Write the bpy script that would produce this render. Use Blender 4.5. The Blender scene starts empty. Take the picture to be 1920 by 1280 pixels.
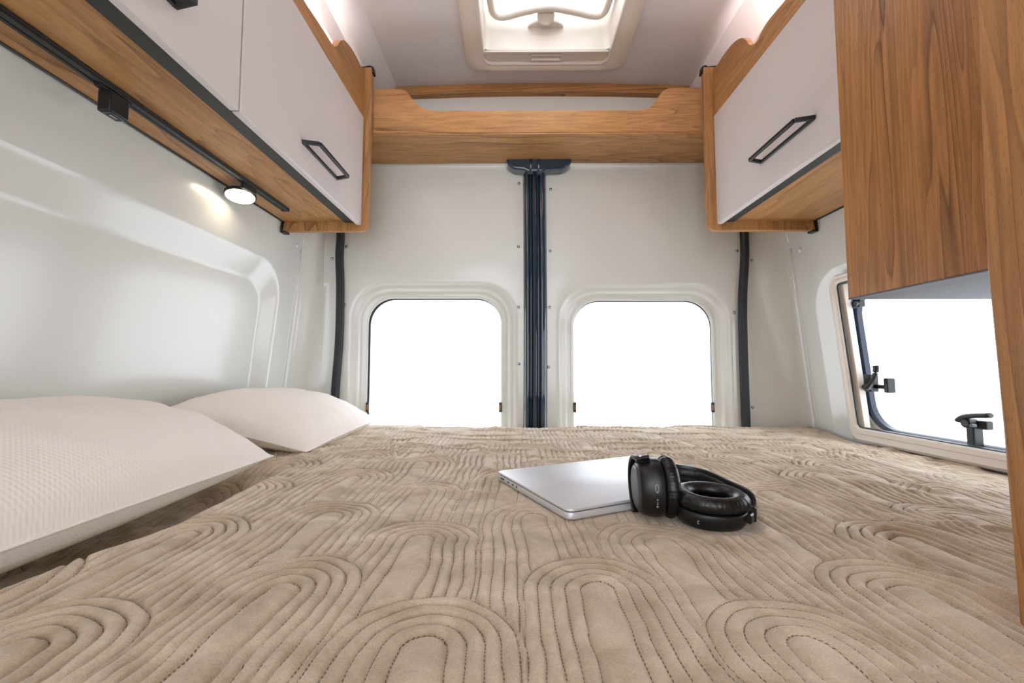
import bpy, math, random
import numpy as np
from mathutils import Vector
random.seed(4)
H = 1.013            # height of the eye above the van floor; heights below are measured from the eye
CX = 0.11            # centre line of the van
S = bpy.context.scene
COL = S.collection
WL = {}

# ------------------------------------------------------------------ helpers
def wloc(o): return WL[o.name]

def thing(name, label, cat, loc, group=None):
    o = bpy.data.objects.new(name, None); COL.objects.link(o)
    o.empty_display_size = .05
    l = Vector((loc[0], loc[1], loc[2] + H)); o.location = l; WL[o.name] = l
    o['label'] = label; o['category'] = cat
    if group: o['group'] = group
    return o

def tag(o, label=None, cat=None, group=None, kind=None):
    if label: o['label'] = label
    if cat: o['category'] = cat
    if group: o['group'] = group
    if kind: o['kind'] = kind
    return o

def obj(name, geo, mat, parent=None, smooth=False, bevel=0, sub=0, angle=None):
    v, f = geo
    v = np.array(v, dtype=float)
    mn, mx = v.min(0), v.max(0)
    c = Vector(((mn[0]+mx[0])/2, (mn[1]+mx[1])/2, mn[2]))
    me = bpy.data.meshes.new(name)
    me.from_pydata((v - np.array(c)).tolist(), [], [tuple(int(i) for i in q) for q in f])
    me.update()
    import bmesh
    bm = bmesh.new(); bm.from_mesh(me)
    bmesh.ops.recalc_face_normals(bm, faces=bm.faces)
    bm.to_mesh(me); bm.free()
    o = bpy.data.objects.new(name, me); COL.objects.link(o)
    me.materials.append(mat)
    l = c + Vector((0, 0, H)); WL[o.name] = l
    if parent is not None:
        o.parent = parent; o.location = l - wloc(parent)
    else: o.location = l
    if smooth:
        for p in me.polygons: p.use_smooth = True
        if angle is not None:
            me.set_sharp_from_angle(angle=math.radians(angle))
    if bevel:
        m = o.modifiers.new('bevel', 'BEVEL'); m.width = bevel; m.segments = 3; m.limit_method = 'ANGLE'; m.angle_limit = math.radians(40)
        for p in me.polygons: p.use_smooth = True
        me.set_sharp_from_angle(angle=math.radians(50))
    if sub:
        m = o.modifiers.new('sub', 'SUBSURF'); m.levels = sub; m.render_levels = sub
    return o

def struct(name, geo, mat, parent=None, **k):
    o = obj(name, geo, mat, parent, **k)
    if parent is None: o['kind'] = 'structure'
    return o

def join(*gs):
    V, F = [], []
    for v, f in gs:
        n = len(V); V += [tuple(p) for p in v]; F += [tuple(i+n for i in q) for q in f]
    return V, F

def box(x0, x1, y0, y1, z0, z1):
    V = [(x, y, z) for x in (x0, x1) for y in (y0, y1) for z in (z0, z1)]
    F = [(0,1,3,2), (4,6,7,5), (0,4,5,1), (2,3,7,6), (0,2,6,4), (1,5,7,3)]
    return V, F

def prism(poly, axis, a0, a1):
    """poly: 2d points of the two other axes, in x,y,z order"""
    def p3(p, a):
        if axis == 'x': return (a, p[0], p[1])
        if axis == 'y': return (p[0], a, p[1])
        return (p[0], p[1], a)
    n = len(poly)
    V = [p3(p, a0) for p in poly] + [p3(p, a1) for p in poly]
    F = [tuple(range(n)), tuple(range(2*n-1, n-1, -1))]
    F += [(i, (i+1) % n, n+(i+1) % n, n+i) for i in range(n)]
    return V, F

def frame_from(t, up=Vector((0, 0, 1))):
    t = t.normalized()
    if abs(t.dot(up)) > .97: up = Vector((1, 0, 0))
    s = t.cross(up).normalized(); u = s.cross(t).normalized()
    return s, u

def sweep(path, sect, closed=False, up=Vector((0, 0, 1)), caps=True):
    """sect(i) -> list of (a,b) in the side/up frame"""
    P = [Vector(p) for p in path]; n = len(P); V, F = [], []
    for i, p in enumerate(P):
        if closed: t = P[(i+1) % n] - P[i-1]
        else: t = P[min(i+1, n-1)] - P[max(i-1, 0)]
        s, u = frame_from(t, up)
        for a, b in sect(i): V.append(tuple(p + s*a + u*b))
    m = len(sect(0))
    for i in range(n if closed else n-1):
        j = (i+1) % n
        for k in range(m):
            l = (k+1) % m
            F.append((i*m+k, i*m+l, j*m+l, j*m+k))
    if caps and not closed:
        F.append(tuple(range(m-1, -1, -1))); F.append(tuple(range((n-1)*m, n*m)))
    return V, F

def tube(path, r, n=10, closed=False, up=Vector((0, 0, 1))):
    rr = r if callable(r) else (lambda i: r)
    return sweep(path, lambda i: [(rr(i)*math.cos(2*math.pi*k/n), rr(i)*math.sin(2*math.pi*k/n)) for k in range(n)], closed, up)

def strip(path, w, h, closed=False, up=Vector((0, 0, 1)), r=.3):
    def s(i):
        a, b = w/2, h/2; c = min(a, b)*r*2
        return [(-a+c, -b), (a-c, -b), (a, -b+c), (a, b-c), (a-c, b), (-a+c, b), (-a, b-c), (-a, -b+c)]
    return sweep(path, s, closed, up)

def spline(pts, n=8):
    P = [Vector(p) for p in pts]; out = []
    for i in range(len(P)-1):
        p0, p1, p2, p3 = P[max(i-1, 0)], P[i], P[i+1], P[min(i+2, len(P)-1)]
        for k in range(n):
            t = k/n
            out.append(.5*((2*p1) + (p2-p0)*t + (2*p0-5*p1+4*p2-p3)*t*t + (3*p1-p0-3*p2+p3)*t**3))
    out.append(P[-1]); return out

def cyl(c, axis, r, h, n=24, r2=None):
    c = Vector(c); ax = Vector(axis).normalized(); s, u = frame_from(ax)
    r2 = r if r2 is None else r2
    V = [tuple(c + s*r*math.cos(2*math.pi*k/n) + u*r*math.sin(2*math.pi*k/n)) for k in range(n)]
    V += [tuple(c + ax*h + s*r2*math.cos(2*math.pi*k/n) + u*r2*math.sin(2*math.pi*k/n)) for k in range(n)]
    F = [tuple(range(n)), tuple(range(2*n-1, n-1, -1))] + [(k, (k+1) % n, n+(k+1) % n, n+k) for k in range(n)]
    return V, F

def lathe(c, axis, prof, n=48, ea=1., eb=1., up=Vector((0, 0, 1)), close_ends=True, sup=2.0):
    """prof: (radius, height); elliptical with factors ea (side), eb (up)"""
    c = Vector(c); ax = Vector(axis).normalized(); s, u = frame_from(ax, up)
    V, F = [], []
    for r, h in prof:
        for k in range(n):
            t = 2*math.pi*k/n; ct, st = math.cos(t), math.sin(t)
            ct = math.copysign(abs(ct)**(2/sup), ct); st = math.copysign(abs(st)**(2/sup), st)
            V.append(tuple(c + ax*h + s*r*ea*ct + u*r*eb*st))
    for i in range(len(prof)-1):
        for k in range(n):
            l = (k+1) % n; F.append((i*n+k, i*n+l, (i+1)*n+l, (i+1)*n+k))
    if close_ends:
        F.append(tuple(range(n-1, -1, -1))); m = (len(prof)-1)*n; F.append(tuple(range(m, m+n)))
    return V, F

def rrect(a0, a1, b0, b1, r, ne=20, nc=10):
    """rounded rectangle, fixed topology, starts mid right-bottom going round"""
    P = []
    cs = [(a1-r, b0+r, -90), (a1-r, b1-r, 0), (a0+r, b1-r, 90), (a0+r, b0+r, 180)]
    for q, (cx, cy, st) in enumerate(cs):
        for k in range(nc+1):
            t = math.radians(st + 90*k/nc); P.append((cx + r*math.cos(t), cy + r*math.sin(t)))
        nx = cs[(q+1) % 4]; t = math.radians(nx[2])
        e = (nx[0] + r*math.cos(t), nx[1] + r*math.sin(t)); s = P[-1]
        for k in range(1, ne): P.append((s[0]+(e[0]-s[0])*k/ne, s[1]+(e[1]-s[1])*k/ne))
    return P

def rings(rs, mp, lerp_last=1, fill=0, ne=20, nc=10):
    """rs: [(a0,a1,b0,b1,r,depth)] from inside out; mp(a,b,d)->xyz. fill: rings to the centre of the first"""
    L = []
    for (a0, a1, b0, b1, r, d) in rs:
        L.append([(p[0], p[1], d) for p in rrect(a0, a1, b0, b1, max(r, 1e-4), ne, nc)])
    if lerp_last > 1:
        A, B = L[-2], L[-1]
        mid = [[tuple(A[k][j] + (B[k][j]-A[k][j])*t/lerp_last for j in range(3)) for k in range(len(A))] for t in range(1, lerp_last)]
        L = L[:-1] + mid + [B]
    n = len(L[0]); V, F = [], []
    if fill:
        A = L[0]; c = (sum(p[0] for p in A)/n, sum(p[1] for p in A)/n, A[0][2])
        inner = [[tuple(c[j] + (A[k][j]-c[j])*t/fill for j in range(3)) for k in range(n)] for t in range(1, fill)]
        L = inner + L
    for R in L: V += [mp(*p) for p in R]
    for i in range(len(L)-1):
        for k in range(n):
            l = (k+1) % n; F.append((i*n+k, i*n+l, (i+1)*n+l, (i+1)*n+k))
    if fill:
        V.append(mp(*c)); m = len(V)-1
        for k in range(n): F.append((k, m, (k+1) % n))
    return V, F

def grid(us, vs, fn):
    V = [fn(u, v) for u in us for v in vs]; m = len(vs)
    F = [(i*m+j, (i+1)*m+j, (i+1)*m+j+1, i*m+j+1) for i in range(len(us)-1) for j in range(m-1)]
    return V, F

# ------------------------------------------------------------------ materials
def newmat(name):
    m = bpy.data.materials.new(name); m.use_nodes = True
    nt = m.node_tree; b = nt.nodes['Principled BSDF']; return m, nt, b

def srgb(r, g, b):
    f = lambda c: ((c/255+.055)/1.055)**2.4 if c > 10 else c/255/12.92
    return (f(r), f(g), f(b), 1)

def plain(name, c, rough=.5, metal=0, coat=0, spec=.5, bump=0, bscale=200, crough=.1):
    m, nt, b = newmat(name)
    b.inputs['Base Color'].default_value = srgb(*c); b.inputs['Roughness'].default_value = rough
    b.inputs['Metallic'].default_value = metal; b.inputs['Coat Weight'].default_value = coat
    b.inputs['Coat Roughness'].default_value = crough
    b.inputs['Specular IOR Level'].default_value = spec
    if bump:
        tc = nt.nodes.new('ShaderNodeTexCoord')
        n = nt.nodes.new('ShaderNodeTexNoise'); n.inputs['Scale'].default_value = bscale; n.inputs['Detail'].default_value = 3
        nt.links.new(tc.outputs['Object'], n.inputs['Vector'])
        bp = nt.nodes.new('ShaderNodeBump'); bp.inputs['Strength'].default_value = bump; bp.inputs['Distance'].default_value = .002
        nt.links.new(n.outputs['Fac'], bp.inputs['Height']); nt.links.new(bp.outputs['Normal'], b.inputs['Normal'])
    return m

def wood(name, axis, scale=1.0, seed=0., tone=1.0, base=((200,154,102),(178,128,78),(110,72,40)), rough=.42, st=.085):
    """veneer: grain runs along the given axis"""
    m, nt, b = newmat(name); N, L = nt.nodes, nt.links
    g = N.new('ShaderNodeNewGeometry')
    mp = N.new('ShaderNodeMapping'); L.new(g.outputs['Position'], mp.inputs['Vector'])
    sc = [1*scale]*3; sc['xyz'.index(axis)] = st*scale
    mp.inputs['Scale'].default_value = sc; mp.inputs['Location'].default_value = (seed*1.7, seed*2.3, seed*.9)
    # broad figure
    n1 = N.new('ShaderNodeTexNoise'); n1.inputs['Scale'].default_value = 5.5; n1.inputs['Detail'].default_value = 2.5; n1.inputs['Roughness'].default_value = .45; n1.inputs['Distortion'].default_value = .25
    L.new(mp.outputs['Vector'], n1.inputs['Vector'])
    mul = N.new('ShaderNodeMath'); mul.operation = 'MULTIPLY'; mul.inputs[1].default_value = 30.0; L.new(n1.outputs['Fac'], mul.inputs[0])
    fr = N.new('ShaderNodeMath'); fr.operation = 'FRACT'; L.new(mul.outputs[0], fr.inputs[0])
    ring = N.new('ShaderNodeValToRGB')
    e = ring.color_ramp.elements
    e[0].position = 0; e[0].color = (.0, .0, .0, 1); e[1].position = 1; e[1].color = (.0, .0, .0, 1)
    for p, v in ((.25, .15), (.6, .35), (.84, .62), (.93, 1.)):
        q = e.new(p); q.color = (v, v, v, 1)
    L.new(fr.outputs[0], ring.inputs['Fac'])
    # modulation of ring strength
    n4 = N.new('ShaderNodeTexNoise'); n4.inputs['Scale'].default_value = 9; n4.inputs['Detail'].default_value = 2
    L.new(mp.outputs['Vector'], n4.inputs['Vector'])
    mr = N.new('ShaderNodeMapRange'); mr.inputs[1].default_value = .38; mr.inputs[2].default_value = .66; mr.inputs[3].default_value = .12; mr.inputs[4].default_value = .95
    L.new(n4.outputs['Fac'], mr.inputs[0])
    rm = N.new('ShaderNodeMath'); rm.operation = 'MULTIPLY'; L.new(ring.outputs['Color'], rm.inputs[0]); L.new(mr.outputs[0], rm.inputs[1])
    # fine fibres
    n2 = N.new('ShaderNodeTexNoise'); n2.inputs['Scale'].default_value = 75; n2.inputs['Detail'].default_value = 4; n2.inputs['Roughness'].default_value = .65
    L.new(mp.outputs['Vector'], n2.inputs['Vector'])
    # pores
    mp3 = N.new('ShaderNodeMapping'); L.new(g.outputs['Position'], mp3.inputs['Vector'])
    sc3 = [1*scale]*3; sc3['xyz'.index(axis)] = .11*scale; mp3.inputs['Scale'].default_value = sc3
    n3 = N.new('ShaderNodeTexNoise'); n3.inputs['Scale'].default_value = 520; n3.inputs['Detail'].default_value = 1
    L.new(mp3.outputs['Vector'], n3.inputs['Vector'])
    pr = N.new('ShaderNodeMapRange'); pr.inputs[1].default_value = .60; pr.inputs[2].default_value = .72; L.new(n3.outputs['Fac'], pr.inputs[0])
    # broad colour drift
    n5 = N.new('ShaderNodeTexNoise'); n5.inputs['Scale'].default_value = 2.6; n5.inputs['Detail'].default_value = 2
    L.new(mp.outputs['Vector'], n5.inputs['Vector'])
    def mix(a, bcol, fac, typ='MIX'):
        x = N.new('ShaderNodeMix'); x.data_type = 'RGBA'; x.blend_type = typ
        if isinstance(a, tuple): x.inputs[6].default_value = a
        else: L.new(a, x.inputs[6])
        if isinstance(bcol, tuple): x.inputs[7].default_value = bcol
        else: L.new(bcol, x.inputs[7])
        if isinstance(fac, float): x.inputs[0].default_value = fac
        else: L.new(fac, x.inputs[0])
        return x.outputs[2]
    lite, mid, dark = [tuple([min(1, c*tone) for c in srgb(*k)[:3]]+[1]) for k in base]
    c0 = mix(lite, mid, n5.outputs['Fac'])
    f2 = N.new('ShaderNodeMapRange'); f2.inputs[1].default_value = .42; f2.inputs[2].default_value = .62; L.new(n2.outputs['Fac'], f2.inputs[0])
    fm = N.new('ShaderNodeMath'); fm.operation = 'MULTIPLY'; fm.inputs[1].default_value = .34; L.new(f2.outputs[0], fm.inputs[0])
    c1 = mix(c0, dark, fm.outputs[0])
    c2 = mix(c1, dark, rm.outputs[0])
    pm = N.new('ShaderNodeMath'); pm.operation = 'MULTIPLY'; pm.inputs[1].default_value = .38; L.new(pr.outputs[0], pm.inputs[0])
    c3 = mix(c2, tuple([c*.7 for c in dark[:3]]+[1]), pm.outputs[0])
    L.new(c3, b.inputs['Base Color'])
    b.inputs['Roughness'].default_value = rough; b.inputs['Specular IOR Level'].default_value = .35
    bp = N.new('ShaderNodeBump'); bp.inputs['Strength'].default_value = .25; bp.inputs['Distance'].default_value = .0006; bp.invert = True
    L.new(pr.outputs[0], bp.inputs['Height']); L.new(bp.outputs['Normal'], b.inputs['Normal'])
    return m

M = {}
M['woodx'] = wood('wood_grain_across', 'x', 1.25, 3.1)
M['woody'] = wood('wood_grain_lengthwise', 'y', 1.15, 1.2)
M['woodz'] = wood('wood_grain_upright', 'z', 1.25, 5.5)
M['woodw'] = wood('wood_wardrobe', 'z', 1.9, 8.3, 1.0, base=((192,140,84),(168,113,61),(94,58,28)), st=.05)
M['woodb'] = wood('wood_partition', 'z', 1.9, 2.4, 1.0, base=((194,144,92),(170,118,68),(104,68,38)), st=.05)
M['woodu'] = wood('wood_daylight_tint', 'y', 2.6, 4.2, 1.0, base=((112,118,132),(102,108,122),(78,84,98)), rough=.6)  # bluish daylight from the side window, painted into the wood colour
M['edge'] = plain('wood_edge_band', (196,140,92), .5)
M['door'] = plain('door_laminate', (214,207,206), .42, spec=.35)
M['wall'] = plain('wall_paint', (214,215,210), .25, coat=.5, spec=.5, crough=.12)
M['ceil'] = plain('ceiling_fabric', (218,216,219), .8, bump=.25, bscale=600)
M['black'] = plain('black_plastic', (26,27,28), .45)
M['blackstrip'] = plain('black_strip', (44,46,46), .5)
M['rubber'] = plain('rubber_seal', (30,33,38), .5)
M['navy'] = plain('gloss_navy_paint', (26,48,66), .07, coat=.8, crough=.03)
M['cream'] = plain('cream_plastic', (218,209,198), .4)
M['creamwin'] = plain('window_cream_plastic', (224,216,206), .35)
M['greyseal'] = plain('grey_seal', (70,82,90), .35)
M['blueseal'] = plain('window_seal', (20,34,56), .25)
M['screw'] = plain('screw_steel', (170,172,175), .25, metal=1)
M['brass'] = plain('amber_clip', (150,96,50), .4)
M['carpet'] = plain('floor_vinyl', (120,110,100), .7)
M['mattress'] = plain('mattress_cloth', (200,196,190), .9)
M['alu'] = plain('aluminium_lid', (220,221,225), .46, metal=.5, bump=.05, bscale=1500)
M['port'] = plain('port_dark', (18,18,20), .4)
M['hp'] = plain('headphone_plastic', (17,18,20), .34, bump=.05, bscale=1200)
M['hpgrey'] = plain('headphone_graphite', (78,78,80), .35, metal=.5)
M['mark'] = plain('pale_print', (190,190,190), .5)

def leather():
    m, nt, b = newmat('headphone_leather'); N, L = nt.nodes, nt.links
    b.inputs['Base Color'].default_value = srgb(16, 17, 18); b.inputs['Roughness'].default_value = .33
    tc = N.new('ShaderNodeTexCoord'); n = N.new('ShaderNodeTexNoise'); n.inputs['Scale'].default_value = 260; n.inputs['Detail'].default_value = 3; n.inputs['Distortion'].default_value = .6
    L.new(tc.outputs['Object'], n.inputs['Vector'])
    bp = N.new('ShaderNodeBump'); bp.inputs['Strength'].default_value = .35; bp.inputs['Distance'].default_value = .001
    L.new(n.outputs['Fac'], bp.inputs['Height']); L.new(bp.outputs['Normal'], b.inputs['Normal'])
    return m
M['leather'] = leather()

def emit(name, c, s):
    m = bpy.data.materials.new(name); m.use_nodes = True; nt = m.node_tree; nt.nodes.clear()
    o = nt.nodes.new('ShaderNodeOutputMaterial'); e = nt.nodes.new('ShaderNodeEmission')
    e.inputs['Color'].default_value = (*c, 1); e.inputs['Strength'].default_value = s
    nt.links.new(e.outputs[0], o.inputs[0]); return m
M['lamp'] = emit('lamp_glow', (1, .82, .60), 14)
M['led'] = emit('led_glow', (1, .85, .80), 110)

def glass(name, tint=(1, 1, 1)):
    m = bpy.data.materials.new(name); m.use_nodes = True; nt = m.node_tree; nt.nodes.clear()
    o = nt.nodes.new('ShaderNodeOutputMaterial'); t = nt.nodes.new('ShaderNodeBsdfTransparent'); t.inputs[0].default_value = (*tint, 1)
    g = nt.nodes.new('ShaderNodeBsdfGlossy'); g.inputs['Roughness'].default_value = .02
    mx = nt.nodes.new('ShaderNodeMixShader'); mx.inputs[0].default_value = .05
    nt.links.new(t.outputs[0], mx.inputs[1]); nt.links.new(g.outputs[0], mx.inputs[2]); nt.links.new(mx.outputs[0], o.inputs[0])
    return m
M['glass'] = glass('pane_glass', (.97, .98, 1))

def pillow_mat():
    m, nt, b = newmat('pillow_cotton'); N, L = nt.nodes, nt.links
    b.inputs['Base Color'].default_value = srgb(244, 236, 229); b.inputs['Roughness'].default_value = .9
    b.inputs['Sheen Weight'].default_value = .2
    g = N.new('ShaderNodeNewGeometry')
    w = []
    for ax in (0, 1):
        s = N.new('ShaderNodeSeparateXYZ'); L.new(g.outputs['Position'], s.inputs[0])
        mu = N.new('ShaderNodeMath'); mu.operation = 'MULTIPLY'; mu.inputs[1].default_value = 2*math.pi/.0062
        # rotate a little by mixing axes
        ad = N.new('ShaderNodeMath'); ad.operation = 'MULTIPLY_ADD'; ad.inputs[1].default_value = .12 if ax == 0 else -.12
        L.new(s.outputs[1-ax], ad.inputs[0]); L.new(s.outputs[ax], ad.inputs[2]); L.new(ad.outputs[0], mu.inputs[0])
        si = N.new('ShaderNodeMath'); si.operation = 'SINE'; L.new(mu.outputs[0], si.inputs[0]); w.append(si)
    pr = N.new('ShaderNodeMath'); pr.operation = 'MULTIPLY'; L.new(w[0].outputs[0], pr.inputs[0]); L.new(w[1].outputs[0], pr.inputs[1])
    n = N.new('ShaderNodeTexNoise'); n.inputs['Scale'].default_value = 900; L.new(g.outputs['Position'], n.inputs['Vector'])
    ad = N.new('ShaderNodeMath'); ad.operation = 'MULTIPLY_ADD'; ad.inputs[1].default_value = .6; L.new(n.outputs['Fac'], ad.inputs[0]); L.new(pr.outputs[0], ad.inputs[2])
    bp = N.new('ShaderNodeBump'); bp.inputs['Strength'].default_value = .5; bp.inputs['Distance'].default_value = .0006
    L.new(ad.outputs[0], bp.inputs['Height']); L.new(bp.outputs['Normal'], b.inputs['Normal'])
    return m
M['pillow'] = pillow_mat()
M['pillowedge'] = plain('pillow_side_cotton', (232,226,214), .9, bump=.4, bscale=300)

def quilt_mat():
    m, nt, b = newmat('velvet_quilt'); N, L = nt.nodes, nt.links
    g = N.new('ShaderNodeNewGeometry')
    at = N.new('ShaderNodeAttribute'); at.attribute_name = 'rib'; at.attribute_type = 'GEOMETRY'
    sp = N.new('ShaderNodeSeparateXYZ'); L.new(at.outputs['Vector'], sp.inputs[0])
    def math_(op, a, b_=None, c=None):
        x = N.new('ShaderNodeMath'); x.operation = op
        for i, v in enumerate((a, b_, c)):
            if v is None: continue
            if isinstance(v, (int, float)): x.inputs[i].default_value = v
            else: L.new(v, x.inputs[i])
        return x.outputs[0]
    t, s, md = sp.outputs[0], sp.outputs[1], sp.outputs[2]
    fr = math_('ABSOLUTE', math_('SUBTRACT', t, math_('ROUND', t)))     # distance to the nearest seam, in rib widths
    near = math_('LESS_THAN', fr, .035)
    dash = math_('GREATER_THAN', math_('SINE', math_('MULTIPLY', s, 2*math.pi/.0042)), -.2)
    inr = math_('MULTIPLY', math_('GREATER_THAN', t, -.3), math_('GREATER_THAN', md, .5))
    st = math_('MULTIPLY', math_('MULTIPLY', near, dash), inr)
    # nap: soft patches of brushed pile
    n1 = N.new('ShaderNodeTexNoise'); n1.inputs['Scale'].default_value = 16; n1.inputs['Detail'].default_value = 5; n1.inputs['Roughness'].default_value = .62; n1.inputs['Distortion'].default_value = .5
    L.new(g.outputs['Position'], n1.inputs['Vector'])
    n2 = N.new('ShaderNodeTexNoise'); n2.inputs['Scale'].default_value = 650; n2.inputs['Detail'].default_value = 2
    L.new(g.outputs['Position'], n2.inputs['Vector'])
    ramp = N.new('ShaderNodeValToRGB'); e = ramp.color_ramp.elements
    e[0].position = .30; e[0].color = srgb(174,156,130); e[1].position = .70; e[1].color = srgb(226,210,188)
    L.new(n1.outputs['Fac'], ramp.inputs['Fac'])
    mx = N.new('ShaderNodeMix'); mx.data_type = 'RGBA'; mx.blend_type = 'MULTIPLY'; mx.inputs[0].default_value = .55
    L.new(ramp.outputs[0], mx.inputs[6])
    r2 = N.new('ShaderNodeValToRGB'); e = r2.color_ramp.elements; e[0].position = .25; e[0].color = (.62, .62, .62, 1); e[1].position = .6; e[1].color = (1, 1, 1, 1)
    L.new(n2.outputs['Fac'], r2.inputs['Fac']); L.new(r2.outputs[0], mx.inputs[7])
    mx2 = N.new('ShaderNodeMix'); mx2.data_type = 'RGBA'; L.new(st, mx2.inputs[0]); L.new(mx.outputs[2], mx2.inputs[6]); mx2.inputs[7].default_value = srgb(128,106,80)
    L.new(mx2.outputs[2], b.inputs['Base Color'])
    b.inputs['Roughness'].default_value = .85; b.inputs['Specular IOR Level'].default_value = .2
    b.inputs['Sheen Weight'].default_value = .45; b.inputs['Sheen Roughness'].default_value = .45
    b.inputs['Sheen Tint'].default_value = srgb(235,230,222)
    # seam sharpness and pile
    gr = math_('MULTIPLY', math_('POWER', math_('SUBTRACT', 1.0, math_('MULTIPLY', fr, 2.0)), 6.0), -1.0)
    gm = math_('MULTIPLY', gr, inr)
    hh = math_('MULTIPLY_ADD', n2.outputs['Fac'], .55, gm)
    h2 = math_('MULTIPLY_ADD', n1.outputs['Fac'], 4.5, hh)
    bp = N.new('ShaderNodeBump'); bp.inputs['Strength'].default_value = .6; bp.inputs['Distance'].default_value = .0014
    L.new(h2, bp.inputs['Height']); L.new(bp.outputs['Normal'], b.inputs['Normal'])
    return m
M['quilt'] = quilt_mat()

# ------------------------------------------------------------------ van shell
def w(z):
    t = [(-1.1, .93), (-.6, .955), (-.2, .95), (.29, .90), (.45, .885), (.8, .82), (.95, .74), (1.1, .60)]
    if z <= t[0][0]: return t[0][1]
    for (a, p), (b, q) in zip(t, t[1:]):
        if z <= b: return p + (q-p)*(z-a)/(b-a)
    return t[-1][1]
YB = -2.0       # open front end of the modelled part
YS = 1.53        # where the side walls meet the rear corners
ZC = .945
def ceil_z(x): return 1.108 - .012*((x-CX)/.55)**2

def corner(side):
    """rear corner post surface from side wall to door seal"""
    zs = np.linspace(-1.0, ZC, 40)
    xe = -.70 if side < 0 else .878
    def fn(k, z):
        xw = CX + side*w(z)
        pts = [(xw, YS), (xw - side*.004, YS+.012), (xw - side*.012, YS+.022), (xw-side*.03, YS+.035), (xe + side*.035, 1.618), (xe, 1.622), (xe - side*.02, 1.624), (xe - side*.02, 1.66)]
        x, y = pts[k]
        return (x, y, z)
    return grid(range(8), zs, fn)

# left wall with a pressed recess
mpL = lambda a, b, d: (CX - w(b) - d, a, b)
R = [(-.62, 1.370, -.42, .272, .085, .034), (-.622, 1.376, -.425, .280, .09, .0335), (-.625, 1.382, -.43, .288, .092, .030), (-.635, 1.412, -.445, .334, .11, .006), (-.64, 1.420, -.45, .344, .12, .001), (-.645, 1.427, -.46, .351, .125, 0.), (YB, YS, -1.0, ZC, .001, 0.)]
g = rings(R, mpL, lerp_last=12, fill=10)
struct('wall_left', join(g, corner(-1)), M['wall'], smooth=True, angle=60)
# right wall with the window opening and a recess around it
mpR = lambda a, b, d: (CX + w(b) + d, a, b)
R = [(.49, 1.330, -.205, .27, .03, .035), (.488, 1.332, -.208, .272, .03, .012), (.42, 1.37, -.25, .285, .06, .014), (.40, 1.405, -.27, .298, .10, .010), (.39, 1.437, -.285, .315, .125, .001), (.385, 1.445, -.29, .32, .13, 0.), (YB, YS, -1.0, ZC, .001, 0.)]
struct('wall_right', join(rings(R, mpR, lerp_last=12), corner(1)), M['wall'], smooth=True, angle=60)

# raised pillar lines next to the corners (pressed steel edges)
for side, nm in ((-1, 'trim_1'), (1, 'trim_2')):
    path = [(CX + side*(w(z)+.003), YS-.015 + .006*math.sin(z*3), z) for z in np.linspace(-.35, .43, 20)]
    struct(nm, tube(path, .006, 8), M['wall'], smooth=True)
    c = ((-.785, 1.49, .435) if side < 0 else (.985, 1.475, .413))
    c = (CX + side*w(c[2]), c[1], c[2])
    st = lathe(c, (-side, 0, 0), [(.009, -.002), (.009, .002), (.006, .005), (.002, .006)], 16)
    q = obj('plug', st, M['wall'], bpy.data.objects['wall_left' if side < 0 else 'wall_right'], smooth=True)

# floor
struct('floor', box(-.83, 1.05, YB, 1.66, -H-.03, -H), M['carpet'])
# ceiling with the roof vent hole
SX0, SX1, SY0, SY1 = -.13, .35, .97, 1.45
mpC = lambda a, b, d: (a, b, ceil_z(a) + d)
cg = rings([(SX0, SX1, SY0, SY1, .03, 0.), (-.46, .685, YB, 1.665, .001, 0.)], mpC, lerp_last=10)
sl = []
for side in (-1, 1):
    xs = [(-.46 if side < 0 else .685), (-.535 if side < 0 else .758), CX + side*.66, CX + side*w(ZC)]
    zs_ = [ceil_z(xs[0]), 1.035, .985, ZC]
    ys = np.linspace(YB, 1.665, 6)
    sl.append(grid(range(4), ys, lambda k, y: (xs[k], y, zs_[k])))
struct('ceiling', join(cg, *sl), M['ceil'], smooth=True, angle=25)

# rear header above the doors
struct('wall_rear', join(box(-.72, .90, 1.6245, 1.66, .785, 1.115), box(-.86, -.70, 1.625, 1.66, .5, 1.0), box(.88, 1.05, 1.625, 1.66, .5, 1.0)), M['wall'], bevel=.002)
lath = [(x, ceil_z(x)-.036) for x in np.linspace(-.475, .68, 30)] + [(x, ceil_z(x)-.001) for x in np.linspace(.68, -.475, 30)]
struct('trim_3', prism(lath, 'y', 1.596, 1.624), M['woodx'])

# rear doors
YD = 1.625
mpD = lambda a, b, d: (a, YD + d, b)
def rear_door(nm, h, outer, screws):
    a0, a1, b0, b1 = h
    R = [(a0-.004, a1+.004, b0, b1+.004, .10, .045)]
    for off, d in ((0, .034), (.004, .030), (.012, .028), (.024, .027), (.030, .020), (.038, .012), (.046, .011), (.052, .006), (.060, .001), (.068, 0)):
        R.append((a0-off, a1+off, b0-off, b1+off, .10+off*.6, d))
    R.append((*outer, .001, 0.))
    o = struct(nm, rings(R, mpD, lerp_last=6), M['wall'], smooth=True, angle=50)
    for x, z in screws:
        obj('screw', lathe((x, YD, z), (0, -1, 0), [(.0058, -.001), (.0058, .001), (.0045, .003), (.002, .004)], 14), M['screw'], o, smooth=True)
    return o
d1 = rear_door('door_1', (-.571, -.053, -.33, .272), (-.715, .048, -1.0, .80),
    [(.0168,.7192), (-.6517,.47), (.0145,.4688), (-.6523,.2421), (.0143,.2333), (.0161,.0161)])
d2 = rear_door('door_2', (.229, .763, -.33, .262), (.106, .895, -1.0, .80),
    [(.1409,.6955), (.1374,.4519), (.8563,.4507), (.1342,.2332), (.8383,.2122), (.1289,.004)])
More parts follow.
